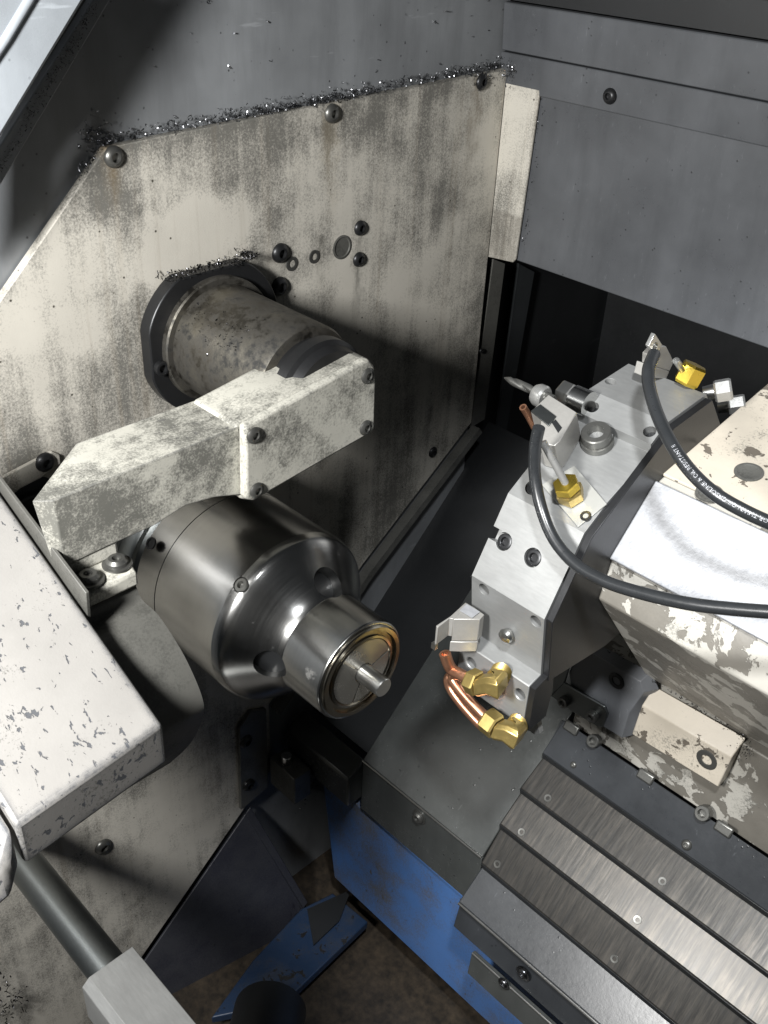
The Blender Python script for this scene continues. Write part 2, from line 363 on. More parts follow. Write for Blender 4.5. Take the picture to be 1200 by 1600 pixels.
t = NT('floor_dirt'); M['floor'] = t.out(t.mix(t.ramp(t.noise(60, 6, .7), (.35, 0), (.7, 1)), (.012, .010, .008), (.05, .038, .026)), .45, 0); 
t = NT('oil_drop'); M['drop'] = t.out((.03, .028, .024), .06, 0)
# telescopic cover: brushed steel with rub marks running across the travel
t = NT('way_cover_steel'); a = t.noise(240, 7, .75, t.map((1, .07, .07))); b2 = t.noise(9, 4, .6, t.map((.5, 1.6, 1.6))); f = t.noise(420, 4, .7, t.map((1, .05, .05)))
wear = t.math('MULTIPLY', t.ramp(a, (.40, 0), (.62, 1)), t.ramp(b2, (.30, .25), (.6, 1)))
c = t.mix(t.math('MULTIPLY', wear, .55), (.040, .039, .037), (.17, .155, .135)); c = t.mix(t.ramp(f, (.5, 0), (.7, .5)), c, (.07, .07, .07))
t.bump(t.math('ADD', f, a), .00005); M['waycover'] = t.out(c, t.math('ADD', .27, t.math('MULTIPLY', a, .18)), t.math('ADD', .5, t.math('MULTIPLY', wear, .3)))
# ================================================================== STRUCTURE
tag(MB().box((-.8, -.9, -.84), (1.6, 1.4, -.80)).build('floor', M['floor']), None, None, kind='structure')

# ------------------------------------------------------------------ enclosure sheets
def yz(pts, x): return [V((x, a, b)) for a, b in pts]
root = thing('enclosure_wall', (-.02, .1, .3), 'dark grey painted sheet wall rising behind the cream headstock panel', 'enclosure wall')
MB().prism(yz([(-.9, -.80), (.535, -.80), (.535, 1.1), (-.9, 1.1)], -.022), (.010, 0, 0)).build('sheet', M['grey'], root)

back = thing('back_panel', (.4, .54, .2), 'dark grey back sheet with a folded top strip, right of the cream panel', 'back panel')
MB().prism([(-.01, .532, .183), (1.6, .532, .183), (1.6, .540, .183), (-.01, .540, .183)], (0, 0, .20)).build('lower_sheet', M['grey_back'], back, bevel=.0015)
MB().prism([V((-.01, .527, .3815)), V((-.01, .524, .422)), V((-.01, .534, .422)), V((-.01, .534, .3815))], (1.6, 0, 0)).build('folded_strip', M['grey_back'], back, bevel=.0015)
MB().prism([V((-.01, .525, .423)), V((-.01, .521, .474)), V((-.01, .529, .475)), V((-.01, .533, .425))], (1.6, 0, 0)).build('upper_sheet', M['grey_back'], back, bevel=.0015)
screw(back, at(953, 150, y=.525), (0, -1, 0), .0085, M['oxide'], 'button')
MB().prism([V((-.02, .513, .478)), V((-.02, .513, .50)), V((-.02, .513, .51)), V((-.02, .60, .51)), V((-.02, .60, .478))], (1.6, 0, 0)).build('roof_rail', M['black'], back)

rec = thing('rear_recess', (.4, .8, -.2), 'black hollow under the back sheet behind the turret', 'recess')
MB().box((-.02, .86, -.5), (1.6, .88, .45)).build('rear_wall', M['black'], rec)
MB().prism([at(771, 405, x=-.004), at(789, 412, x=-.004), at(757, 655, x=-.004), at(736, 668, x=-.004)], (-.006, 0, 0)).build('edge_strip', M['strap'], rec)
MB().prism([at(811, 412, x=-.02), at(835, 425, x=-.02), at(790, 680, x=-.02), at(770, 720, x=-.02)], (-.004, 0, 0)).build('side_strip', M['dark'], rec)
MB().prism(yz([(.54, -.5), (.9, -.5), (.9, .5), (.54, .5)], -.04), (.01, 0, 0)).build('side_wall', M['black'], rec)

# ------------------------------------------------------------------ cream headstock wall
wall = thing('headstock_wall', (0, .1, -.22), 'grimy cream steel headstock panel with bolts, plugs and a folded right edge', 'wall')
outl = [(-.42, -.006), (-.01, .386), (.05, .3885), (.527, .4035), (.527, -.066), (.32, -.219), (.150, -.375), (.150, -.505), (-.084, -.707), (-.42, -1.0)]
wb = MB().prism(yz(outl, -.010), (.010, 0, 0)).build('panel', M['wall'], wall, bevel=.001)
k = [V((0, .5265, .404)), V((.044, .5265, .4075)), V((.050, .5265, .403)), V((.052, .5265, .398)), V((.045, .5265, .186)), V((.041, .5265, .181)), V((0, .5265, .177))]
MB().prism(k, (0, .0035, 0)).build('folded_edge', M['wall'], wall, bevel=.001)
for px, py, rr, kd, mt in [(177, 245, .0095, 'button', 'screw'), (518, 177, .0095, 'button', 'screw'), (752, 128, .009, 'button', 'oxide'), (562, 356, .0085, 'button', 'oxide'),
                           (437, 395, .0105, 'button', 'oxide'), (560, 405, .0085, 'button', 'oxide'), (436, 447, .0105, 'button', 'oxide'), (676, 706, .008, 'button', 'oxide'),
                           (160, 1322, .011, 'button', 'screw'), (752, 548, .0035, 'button', 'oxide')]:
    o = screw(wall, at(px, py, x=.0), (1, 0, 0), rr, M[mt], kd, 'bolt')
for px, py, rr in [(456, 412, .008), (491, 401, .0075)]:
    screw(wall, at(px, py, x=.0004), (1, 0, 0), rr, M['screw'], 'flush', 'plug')
p = at(534, 386, x=.0); MB().lathe([(-.002, .0135), (.0008, .0135), (.0012, .0115), (.0002, .0105), (.0002, .001)], p, (1, 0, 0), 32).build('plug', M['strap'], wall)
tab = MB().prism(ats([(-30, 757), (0, 744), (78, 703), (90, 708), (92, 722), (60, 745), (30, 760), (12, 775), (-30, 800)], x=.0012), (.004, 0, 0)).build('cover_tab', M['wall'], wall, bevel=.0008)
screw(tab, at(70, 722, x=.005), (1, 0, 0), .0098, M['oxide'], 'button', 'bolt')
MB().lathe([(-.003, .038), (.0015, .038), (.0015, .001)], at(45, 800, x=0), (1, 0, 0), 40).build('slot', M['black'], wall)
MB().lathe([(.001, .030), (.010, .030), (.011, .028), (.010, .020), (.004, .018)], at(45, 810, x=0), (1, 0, 0), 40).build('seal_ring', M['oxide'], wall)

# lower folded deflector under the wall
L0, L1 = V((0, .165, -.492)), V((0, -.42, -1.0))
Ldir = (L1 - L0).normalized(); c3 = at(470, 1415, x=.060)
defl = thing('chip_deflector', (.03, .05, -.75), 'smudged dark blue deflector sheet below the headstock panel', 'deflector')
nn = Ldir.cross(c3 - L0).normalized()
top = at(384, 1272, n=nn, p=L0); lowr = at(474, 1420, n=nn, p=L0); lowl = lowr + Ldir * .45 + (lowr - top) * .1
pl = [top, lowr, lowr + (lowr - top) * .5, lowl + (lowr - top) * .5, top + Ldir * .55]
if nn.x < 0: nn = -nn
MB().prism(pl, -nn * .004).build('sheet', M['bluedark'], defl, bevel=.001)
e = (lowr - top).normalized(); q = -Ldir
MB().prism([top, top + q * .012, lowr + q * .012, lowr], -nn * .006 + V((.002, 0, 0))).build('folded_lip', M['bluedark'], defl, bevel=.001)

# ------------------------------------------------------------------ door frame, upper left
door = thing('door_frame', (.08, -.16, .45), 'grey sloping door edge and gasket strip at the upper left', 'door frame')
MB().prism(ats([(-60, 285), (-60, -60), (152, -60), (114, 0), (0, 188)], x=.055), (.015, 0, 0)).build('door_skin', M['door'], door, bevel=.003)
MB().tube([at(-30, 118, x=.070), at(8, 62, x=.070), at(45, 0, x=.070), at(75, -50, x=.070)], .0035).build('door_bead', M['door'], door)
MB().prism(ats([(-60, 303), (0, 208), (133, 0), (170, -60), (198, -60), (160, 0), (0, 270), (-60, 372)], x=.034), (.010, 0, 0)).build('gasket_strip', M['grey'], door, bevel=.001)
MB().prism(ats([(-60, 400), (0, 250), (140, 0), (170, -60), (-60, -60)], x=.018), (.004, 0, 0)).build('inner_channel', M['black'], door)

blocker = thing('light_blocker', (.6, -.56, -.8), 'unseen dark grey sheet added to block the work lamp', 'light blocker')  # unseen sheet added to keep the work lamp off carriage and covers
MB().box((.53, -.57, -.8), (1.6, -.555, 1.2)).build('sheet', M['grey'], blocker)
# ------------------------------------------------------------------ bed
S = V((0, .7071, .7071)); N = V((0, -.7071, .7071))
bedc = thing('bed_cover', (.5, .3, -.5), 'oily dark grey sloping bed cover between chuck and turret', 'bed cover')
P0 = V((0, .2, -.41))
def sl(s, n=0, x=0): return V((x, P0.y, P0.z)) + S * s + N * n
MB().prism([sl(0, 0, .137), sl(.42, 0, .137), sl(.42, -.006, .137), sl(0, -.006, .137)], (.2125, 0, 0)).build('top_sheet', M['wet'], bedc, bevel=.001)
MB().prism([V((.137, .1995, -.4122)), V((.137, .1995, -.506)), V((.137, .206, -.506)), V((.137, .206, -.4122))], (.2125, 0, 0)).build('front_sheet', M['wet'], bedc, bevel=.0008)
MB().prism([sl(.006, -.007, .137), sl(.42, -.007, .137), sl(.42, -.07, .137), sl(.0, -.07, .137)], (.004, 0, 0)).build('end_sheet', M['wet'], bedc)
MB().tube([P0 + V((.138, -.0012, -.0004)), P0 + V((.349, -.0012, -.0004))], .0014, 8).build('bright_edge', M['steel'], bedc)
screw(bedc, at(655, 1276, y=.199), (0, -1, 0), .0085, M['screw'], 'pan', h=.006)
chan = thing('bed_channel', (.05, .35, -.35), 'black bed channel along the foot of the headstock panel', 'channel')
MB().prism([sl(-.0, -.055, -.02), sl(.50, -.055, -.02), sl(.50, -.065, -.02), sl(.0, -.065, -.02)], (.155, 0, 0)).build('channel_floor', M['black'], chan)  # coloured black to carry the shade inside the channel
MB().prism([V((.002, .150, -.378)), V((.002, .320, -.222)), V((.002, .527, -.069)), V((.002, .534, -.078)), V((.002, .327, -.232)), V((.002, .157, -.388))], (.014, 0, 0)).build('ledge', M['strap'], chan)

rail = thing('guide_rail', (.07, .19, -.46), 'dark square guide rail running from the headstock to the bed cover', 'rail')
MB().prism([V((.003, .177, -.437)), V((.003, .208, -.418)), V((.003, .208, -.49)), V((.003, .177, -.49))], (.131, 0, 0)).build('bar', M['wet'], rail, bevel=.003)

brk = thing('rail_bracket', (.01, .12, -.5), 'dark bolted bracket plate and stop block at the foot of the headstock panel', 'bracket')
MB().prism(ats([(370, 1135), (388, 1108), (412, 1104), (415, 1226), (373, 1262)], x=.001), (.006, 0, 0)).build('base_plate', M['strap'], brk, bevel=.001)
for a, b in [(384, 1158), (388, 1226)]: screw(brk, at(a, b, x=.007), (1, 0, 0), .010, M['oxide'], 'button', 'bolt')
A = at(417, 1180, y=.142); B = at(460, 1206, y=.142); x1 = at(460, 1206, y=.142).x
MB().box((.008, .142, A.z - .052), (B.x, .172, A.z)).build('stop_block', M['strap'], brk, bevel=.0015)
MB().lathe([(0, .008), (.016, .008), (.017, .007)], V((.030, .155, A.z - .004)), (0, 0, 1), 24).build('pin', M['steel'], brk)

bed = thing('machine_bed', (.5, .22, -.62), 'scuffed bright blue side of the machine bed under the dark cover', 'machine bed')
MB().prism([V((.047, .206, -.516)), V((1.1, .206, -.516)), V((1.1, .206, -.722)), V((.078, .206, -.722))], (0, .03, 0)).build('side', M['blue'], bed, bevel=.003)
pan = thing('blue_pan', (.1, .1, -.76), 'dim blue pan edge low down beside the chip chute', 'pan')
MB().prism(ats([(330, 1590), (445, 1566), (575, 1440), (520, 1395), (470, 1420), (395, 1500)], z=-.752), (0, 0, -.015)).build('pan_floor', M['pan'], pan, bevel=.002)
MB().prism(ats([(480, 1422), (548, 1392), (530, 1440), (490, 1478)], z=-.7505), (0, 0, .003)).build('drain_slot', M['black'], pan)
pipe = thing('drain_pipe', at(380, 1590, z=-.70), 'dark round pipe end in the shadow at the bottom edge', 'pipe')
c0 = at(400, 1690, z=-.70); MB().lathe([(-.12, .05), (.06, .05), (.064, .046), (.064, .02)], c0, (.55, -.6, .25), 36).build('barrel', M['black'], pipe)

# ================================================================== QUILL AND PARTS CATCHER
QY, QZ = .083, .190
qh = thing('shaft_housing', (0, QY, .11), 'brown stained steel sleeve with a flat topped round flange on the cream panel', 'shaft housing')
fl = []
for k in range(64):
    a = 2 * math.pi * k / 64; y, z = QY + .082 * math.cos(a), QZ + .082 * math.sin(a); fl.append((max(y, .005), max(.100, min(z, .2615))))
qf = MB().prism(yz(fl, .0005), (.017, 0, 0)).build('flange', M['oxide'], qh, bevel=.0015)
MB().lathe([(.0176, .0655), (.024, .0655), (.0255, .064), (.0255, .059)], (0, QY, QZ), (1, 0, 0), 64).build('flange_ring', M['sleeve'], qh)
MB().lathe([(.0176, .0582), (.152, .0582), (.157, .056), (.158, .052)], (0, QY, QZ), (1, 0, 0), 72).build('sleeve', M['sleeve'], qh)
screw(qf, V((.0176, QY - .069, QZ - .012)), (1, 0, 0), .0075, M['oxide'], 'cap', 'bolt', h=.006)
screw(qf, V((.0176, QY + .069, QZ - .012)), (1, 0, 0), .0075, M['oxide'], 'cap', 'bolt', h=.006)

pc = thing('catcher_arm', (.18, -.05, .10), 'chipped cream parts catcher arm reaching from the shaft with a tray at its end', 'parts catcher')
MB().lathe([(.15, .047), (.166, .047), (.168, .052), (.180, .052), (.183, .048), (.192, .045)], (0, QY, QZ), (1, 0, 0), 64).build('shaft_collar', M['oxide'], pc)
XF = .205
frt = ats([(83, 782), (366, 667), (371, 779), (335, 777), (290, 790), (240, 822), (170, 853), (103, 885)], x=XF)
frt[1].y += .006; frt[2].y += .006; frt[1].z -= .0015; frt[2].z += .0015
midr = [p.copy() for p in frt]; bkr = [p.copy() for p in frt]
for p in midr: p.x = .196
for p in bkr: p.x = .142
midr[0].y -= .012; midr[7].y -= .006; midr[0].z -= .001
bkr[0].y += .055; bkr[7].y += .055
for rg in (midr, bkr):
    rg[0].z += .001
MB().loft([frt, midr, bkr]).build('arm', M['arm_dark'], pc, bevel=.003, seg=3)
# end of the arm that clamps on the shaft
er = ats([(366, 668), (372, 663), (560, 560), (577, 560), (586, 572), (588, 600), (586, 650), (578, 676), (392, 783), (376, 781)], x=XF + .0)
er2 = [p.copy() for p in er]
for p in er2: p.x = .143
er2[2].z += .001
MB().loft([er2, er]).build('arm_head', M['arm'], pc, bevel=.004, seg=3)
cp = ats([(384, 668), (390, 664), (577, 561), (586, 572), (588, 600), (586, 668), (579, 678), (397, 783), (385, 781)], x=XF + .011)
cv = MB().prism([V((XF + .0005, p.y, p.z)) for p in cp], (.0105, 0, 0)).build('cover_plate', M['arm'], pc, bevel=.0025, seg=3)
for a, b in [(397, 680), (574, 587), (571, 668), (401, 766)]: screw(cv, at(a, b, x=XF + .0112), (1, 0, 0), .0075, M['screw'], 'button', 'bolt', h=.003)
# foot below the arm
zf = at(151, 881, x=.203).z
f = ats([(111, 898), (191, 864), (211, 886), (134, 925)], z=zf)
ft = [V(p) for p in f]; fb = [p - V((0, 0, .016)) for p in f]
fy0, fy1 = f[3].y, f[2].y; fx = max(f[2].x, f[3].x)
zt = at(104, 885, x=.19).z + .03
lx = XF - .0015
MB().prism([V((lx - .03, fy0, zt)), V((lx, fy0, zt)), V((lx + .001, fy0, zf - .001)), V((lx - .03, fy0, zf - .016))], (0, fy1 - fy0, 0)).build('leg', M['arm'], pc, bevel=.003)
MB().prism([V((fx - .060, fy0, zf)), V((fx - .006, fy0, zf)), V((fx, fy0, zf - .004)), V((fx, fy0, zf - .016)), V((fx - .060, fy0, zf - .016))], (0, fy1 - fy0, 0)).build('foot', M['arm'], pc, bevel=.002)
for a, b in [(139, 905), (183, 881)]: screw(pc, at(a, b, z=zf + .0005), (0, 0, 1), .0092, M['screw'], 'pan', 'bolt', h=.006)
# curved strap
ys = fy1
prof = [at(a, b, y=ys) for a, b in [(205, 905), (213, 917), (222, 937), (248, 962), (282, 1014), (306, 1063), (318, 1098), (317, 1118), (306, 1148), (290, 1170), (266, 1192)]]
prof = smooth_path(prof, 5)
inn = []
for i, p in enumerate(prof):
    tng = (prof[min(i + 1, len(prof) - 1)] - prof[max(i - 1, 0)]).normalized(); nn2 = V((0, 1, 0)).cross(tng).normalized()
    inn.append(p + nn2 * .0035)
MB().prism(prof + inn[::-1], (0, fy0 - .012 - ys, 0)).build('strap', M['strap'], pc, ang=40)
# tray
YB = fy0 - .010
Tn = V((.4, 0, .917)).normalized(); T0 = at(255, 1132, y=YB)
c1 = T0; c0 = at(25, 1292, n=Tn, p=T0); u = (at(0, 770, y=YB) - T0).normalized()
far = T0 + u * .30; farl = far + (c0 - c1) * 1.25; nearl = c0
dz = V((0, 0, at(262, 1195, y=YB).z - at(258, 1134, y=YB).z))
top = [c1, c0, c0 + u * .30, c1 + u * .30]
MB().loft([top, [p + dz * .92 for p in top]]).build('tray', M['tray'], pc, bevel=.0032, seg=3)
lip = ats([(-40, 694), (0, 750), (134, 927), (137, 967), (0, 786), (-40, 735)], y=YB + .0022)
MB().prism(lip, (0, .003, 0)).build('tray_lip', M['strap'], pc, bevel=.0006)
g = c0 + V((0, -.003, -.004))
MB().prism([g + V((.0, 0, 0)), g + V((.004, -.010, -.02)), g + V((-.01, -.05, -.05)), g + u * .2 + V((0, -.05, -.03)), g + u * .2], (0, 0, -.03)).build('tray_side', M['tray'], pc, bevel=.004)

# front rod with block
rod = thing('push_rod', (.2, -.24, -.29), 'dull grey round rod ending in a square steel block at the lower left', 'rod')
RA = V((0, -.243, -.283))
MB().lathe([(.001, .0185), (.30, .0185)], RA, (1, 0, 0), 48).build('rod', M['greysteel'], rod)
xb = at(207, 1478, z=RA.z + .022).x
tr = at(207, 1478, z=RA.z + .022); tl = at(141, 1530, z=RA.z + .022)
y1, y0 = tr.y, tl.y
MB().prism([V((xb, y1, tr.z)), V((xb, y0, tr.z)), V((xb, y0 - .008, tr.z - .007)), V((xb, y0 - .008, tr.z - .055)), V((xb, y1, tr.z - .055))], (.40, 0, 0)).build('block', M['turret'], rod, bevel=.0008)

# ================================================================== CHUCK
ck = thing('collet_chuck', (.2, 0, -.09), 'large polished round collet chuck with stepped nose below the cream arm', 'chuck')
MB().lathe([(.001, .10), (.05, .10), (.052, .098), (.052, .07), (.060, .07)], (0, 0, 0), (1, 0, 0), 72).build('spindle_nose', M['oxide'], ck)
MB().lathe([(.060, .0925), (.063, .095), (.078, .095), (.0785, .0942), (.079, .095), (.094, .095), (.098, .0925), (.0985, .088), (.103, .085), (.103, .06)], (0, 0, 0), (1, 0, 0), 96).build('rear_flange', M['greysteel'], ck)
def arc(x0, r0, x1, r1, b, n=6):
    out = []
    for i in range(1, n + 1):
        t = i / n; out.append((x0 + (x1 - x0) * t, r0 + (r1 - r0) * t + b * math.sin(math.pi * t)))
    return out
pr = [(.1035, .05), (.1035, .086), (.1055, .0882), (.136, .0882), (.1365, .0876), (.1372, .0876), (.1378, .0882)] + [(.14 + .0066 * i, .0882) for i in range(1, 13)] + [(.226, .0882), (.2272, .0880)] + [(.2285, .0876), (.2335, .0866), (.2365, .0852), (.2395, .0830), (.2430, .0800), (.2475, .0758), (.2530, .0704), (.2590, .0646), (.2650, .0592), (.2700, .0553), (.2735, .0530), (.2765, .0514), (.2790, .0505), (.2800, .0502)]
pr += [(.3265, .0502), (.3285, .0492), (.3292, .047), (.3292, .03)]
body = MB().lathe(pr, (0, 0, 0), (1, 0, 0), 128).build('body', M['chuck'], ck, ang=18)
cm = MB()
hole_px = [(531, 900), (415, 1066)]
hp = [on_cyl(*hole_px[0], 0, 0, .070), on_cyl(*hole_px[1], 0, 0, .072)]
for p in hp:
    rd = V((.35, p.y, p.z)); rd = V((.0, p.y, p.z)).normalized() * .75 + V((.66, 0, 0))
    cm.lathe([(-.034, .0155), (.06, .0155)], p, rd, 32)
sp = on_cyl(375, 913, 0, 0, .0882); rs = V((0, sp.y, sp.z)).normalized()
cm.lathe([(-.010, .0072), (.02, .0072)], sp, rs, 24)
cut(body, cm)
for p in hp:
    rd = (V((0, p.y, p.z)).normalized() * .75 + V((.66, 0, 0))).normalized()
    MB().lathe([(-.0335, .0154), (-.030, .0154), (-.030, .001)], p, rd, 32).build('wrench_hole_shade', M['black'], ck)  # black disc at the hole bottom stands in for deep shade
MB().lathe([(-.009, .0069), (-.0016, .0069), (-.0006, .006), (-.0004, .0034), (-.005, .0032)], sp, rs, 24).build('set_screw', M['screw'], ck)
fs = on_cyl(236, 849, 0, 0, .095); rs = V((0, fs.y, fs.z)).normalized()
MB().lathe([(-.001, .006), (.0006, .006), (.0006, .004), (-.0004, .0038), (-.0004, .0005)], fs + rs * .0003, rs, 24).build('set_screw', M['oxide'], ck)
MB().lathe([(.3294, .0468), (.3312, .0468), (.3322, .0455), (.3322, .0415), (.3285, .0405), (.3282, .0375), (.331, .0368), (.3315, .0345), (.330, .0335)], (0, 0, 0), (1, 0, 0), 96).build('nose_ring', M['bronze'], ck)
# collet: three jaws with slits
for j in range(3):
    a0 = math.radians(12 + 120 * j) + .05; a1 = a0 + math.radians(120) - .10; n = 14; m = MB()
    rings = []
    for k in range(n + 1):
        a = a0 + (a1 - a0) * k / n; d = V((0, math.cos(a), math.sin(a)))
        rings.append([V((.3305, 0, 0)) + d * .0333, V((.3322, 0, 0)) + d * .0098, V((.300, 0, 0)) + d * .0095, V((.300, 0, 0)) + d * .0333])
    m.loft(rings).build('collet_jaw', M['jaw'], ck, ang=20)
wp = MB().lathe([(.301, .0090), (.3580, .0090), (.3588, .0084)], (0, 0, 0), (1, 0, 0), 40).build('workpiece', M['steel'])
tag(wp, 'short bright steel pin gripped in the centre of the collet', 'workpiece')

# ================================================================== TURRET
XT, WT = .345, .085
tu = thing('tool_turret', (XT, .27, -.13), 'faceted grey steel tool turret carrying the cutting tools', 'turret')
v1, v2, v3b, v4 = ats([(982, 568), (920, 608), (794, 770), (737, 899)], x=XT)
XR = XT + WT
e2 = at(829, 725, x=XT)
s1 = v2 + (e2 - v2) * .28; _d = (e2 - v2).normalized(); s2 = s1 + _d * .003 + V((0, _d.z, -_d.y)) * (-.010 if _d.y < 0 else .010)
v5 = V((XT, v4.y + .010, at(722, 1000, x=XT).z))
cen = (v3b + v4) / 2; d = (v4 - v3b); inw = V((0, -d.z, d.y)).normalized()
if inw.y < 0: inw = -inw
R = d.length / (2 * math.tan(math.radians(15))); cen = cen + inw * R
def poly(a, rr=R / math.cos(math.radians(15))): return V((XT, cen.y + rr * math.cos(a), cen.z + rr * math.sin(a)))
aa = math.atan2(v5.z - cen.z, v5.y - cen.y); a1 = math.atan2(v1.z - cen.z, v1.y - cen.y)
hidr = [.45, .30, .25, .25, .35, .60, 1, 1]
hid = [cen + (poly(aa % (2 * math.pi) + (a1 + 2 * math.pi - aa % (2 * math.pi)) * k / 9) - cen) * hidr[k - 1] for k in range(1, 9)]
outl = [v1, v2, s1, s2, e2, v3b, v4, v5] + hid
outl = [V((XT, p.y, p.z)) for p in outl]
disc = MB().prism(outl, (WT, 0, 0)).build('disc', M['turret'], tu, bevel=.0008)
def nrm(a, b):
    d = V((0, b.y - a.y, b.z - a.z)).normalized(); n = V((0, -d.z, d.y)); m_ = (a + b) / 2
    return n if n.dot(V((0, m_.y - cen.y, m_.z - cen.z))) > 0 else -n
n1, n2, n2b, nc, n3, n4 = nrm(v1, v2), nrm(v2, s1), nrm(s2, e2), nrm(e2, v3b), nrm(v3b, v4), nrm(v4, v5)
cm = MB()
holes = [(954, 583 + 13, n1, v1, .0055, 1), (926, 636, n2, v2, .0058, 1), (1015, 674, n2, v2, .0058, 1), (787, 846, n3, v4, .0085, 0), (832, 871, n3, v4, .0088, 0), (834, 761, nc, e2, .0082, 0),
         (756, 921, n4, v4, .0062, 1), (837, 971, n4, v4, .0062, 1)]
fills = []
for a, b, nv, pp, rr, thr in holes:
    p = at(a, b, n=nv, p=pp); cm.lathe([(-.012 if thr else -.009, rr), (.01, rr)], p, nv, 24); fills.append((p, nv, rr, thr))
cm.box((XT - .01, v4.y, -.5), (XT - .005, v4.y + .01, -.49))
sl0 = at(769, 832, n=n3, p=v4); sld = (v3b - v4).normalized()
cm.obox(sl0 + V((0, 0, 0)), V((.0085, 0, 0)), sld * .006, n3 * .012)
cut(disc, cm, 14)
for p, nv, rr, thr in fills:
    if thr: MB().lathe([(-.0105, rr * .98), (-.010, rr * .98), (-.010, rr * .2), (-.0105, rr * .1)], p, nv, 20).build('tapped_hole_shade', M['oxide'], tu)  # dark disc in each tapped hole paints in its shade
    else: screw(tu, p - nv * .0075, nv, rr * .88, M['oxide'], 'cap', 'bolt', h=.0065)
MB().prism([V((XR + .0004, p.y, p.z)) for p in [cen + (V((XT, q.y, q.z)) - cen) * .985 for q in [v1, v2, e2, v3b, v4, v5] + hid]], (.007, 0, 0)).build('shade_plate', M['oxide'], tu, bevel=.0006)  # black plate added so the turret's unlit right side reads dark
# clamp wedge and bolt on the stepped facet
pb = at(934, 693, n=n2b, p=s2)
MB().lathe([(.0005, .0150), (.006, .0150), (.0062, .0135), (.0066, .0135), (.0155, .0135), (.0165, .0125), (.0165, .0075), (.006, .0068)], pb, n2b, 36).build('clamp_bolt', M['screw'], tu)
q0 = ats([(925, 664), (958, 678), (950, 694), (916, 690)], n=n2b, p=s2 + n2b * .0085)
MB().prism(q0, -n2b * .008).build('clamp_wedge', M['turret'], tu, bevel=.0006)
# lower tool clamp with lit ledge
yl = at(719, 1001, x=XT).y
lf = ats([(746, 1017), (833, 1073), (828, 1116), (719, 1045), (719, 1012)], y=yl)
lz = at(719, 1001, x=XT).z
tcp = [V((XT, yl, lz)), V((XT, yl + .026, lz + .008)), V((XT, yl + .030, lz - .02)), V((XT, yl + .026, lz - .050)), V((XT, yl, lz - .052))]
MB().prism([p + V((WT + .0005, .0006, 0)) for p in tcp], (.006, 0, 0)).build('shade_plate', M['oxide'], tu)  # black plate added to darken the clamp's unlit end
tc = MB().prism(tcp, (WT, 0, 0)).build('tool_clamp', M['turret'], tu, bevel=.0012)
cm = MB(); hh = [at(736, 1036, y=yl), at(812, 1085, y=yl)]
for p in hh: cm.lathe([(-.012, .0058), (.01, .0058)], p, (0, -1, 0), 24)
cut(tc, cm)
for p in hh: MB().lathe([(-.0105, .0057), (-.010, .0057), (-.010, .001), (-.0105, .0008)], p, (0, -1, 0), 20).build('tapped_hole_shade', M['oxide'], tu)  # dark discs paint the shade inside the clamp's holes
MB().prism(ats([(800, 1100), (834, 1102), (843, 1146), (836, 1149), (806, 1124)], y=yl + .03), (0, .006, 0)).build('fin', M['turret'], tu)
pw = at(795, 990, n=n4, p=v4 + n4 * .001); MB().lathe([(0, .006), (.004, .0075), (.007, .0065), (.009, .003)], pw, n4, 20).build('wedge_screw', M['steel'], tu)

# ---- parting tool
pt = thing('parting_tool', at(745, 985, z=.0), 'small grey parting blade holder pointing at the workpiece', 'cutting tool')
Z0 = at(757, 960, y=v4.y - .004).z
sc_ = lambda L: [(660 + a * .11667, 920 + b * .11667) for a, b in L]
MB().prism(ats(sc_([(415, 405), (500, 300), (580, 180), (700, 250), (830, 345), (770, 408)]), z=Z0), (0, 0, -.026)).build('holder_head', M['holder'], pt, bevel=.0006)
MB().prism(ats(sc_([(183, 492), (375, 365), (580, 178), (600, 215), (415, 402), (365, 392), (205, 515)]), z=Z0 + .0006), (0, 0, -.021)).build('blade', M['holder'], pt, bevel=.0004)
MB().prism([p + V((0, 0, -.027)) for p in ats(sc_([(400, 405), (520, 300), (600, 240), (800, 330), (775, 408), (560, 412)]), z=Z0)], (0, 0, -.012)).build('lower_shank', M['holder'], pt, bevel=.0006)
tip = at(*sc_([(183, 495)])[0], z=Z0); MB().box((tip.x - .0025, tip.y - .0016, tip.z - .027), (tip.x + .0025, tip.y + .0022, tip.z - .0205)).build('insert', M['steel'], pt)
MB().prism([p + V((0, 0, .0012)) for p in ats(sc_([(500, 300), (590, 215), (770, 320), (665, 400)]), z=Z0)], (0, 0, -.0006)).build('recess', M['plate'], pt)

# ---- block holder with drill on the stepped facet
bh = thing('block_holder', at(868, 670, n=n2b, p=s2), 'square pale steel tool block standing on the turret beside the twist drill', 'tool holder')
off = s2 + n2b * .034
b4 = ats([(857, 616), (901, 644), (874, 690), (866, 697), (842, 690), (846, 650), (829, 643)], n=n2b, p=off)
MB().prism(b4, -n2b * .0335).build('block', M['holder'], bh, bevel=.0008)
MB().prism(ats([(829, 642), (844, 631), (869, 650), (857, 665)], n=n2b, p=off + n2b * .0018), -n2b * .0015 + V((0, 0, 0))).build('insert_plate', M['greysteel'], bh, bevel=.0004)
MB().prism(ats([(862, 660), (868, 655), (878, 668), (872, 676)], n=n2b, p=off + n2b * .0006), -n2b * .0005).build('slot', M['black'], bh)
dr = thing('twist_drill', at(830, 608, x=.30), 'small fluted twist drill pointing left past the tool block', 'drill')
dc = at(842, 614, x=.315); rings = []
for i in range(25):
    t_ = i / 24; ang0 = t_ * 7; rr = .0042 * min(1, .15 + t_ * 6); pts = []
    for k in range(16):
        a = 2 * math.pi * k / 16; q = rr * (1 - .38 * max(0, math.cos(2 * (a - ang0))) ** 2); pts.append(dc + V((-.042 + .06 * t_, q * math.cos(a), q * math.sin(a))))
    rings.append(pts)
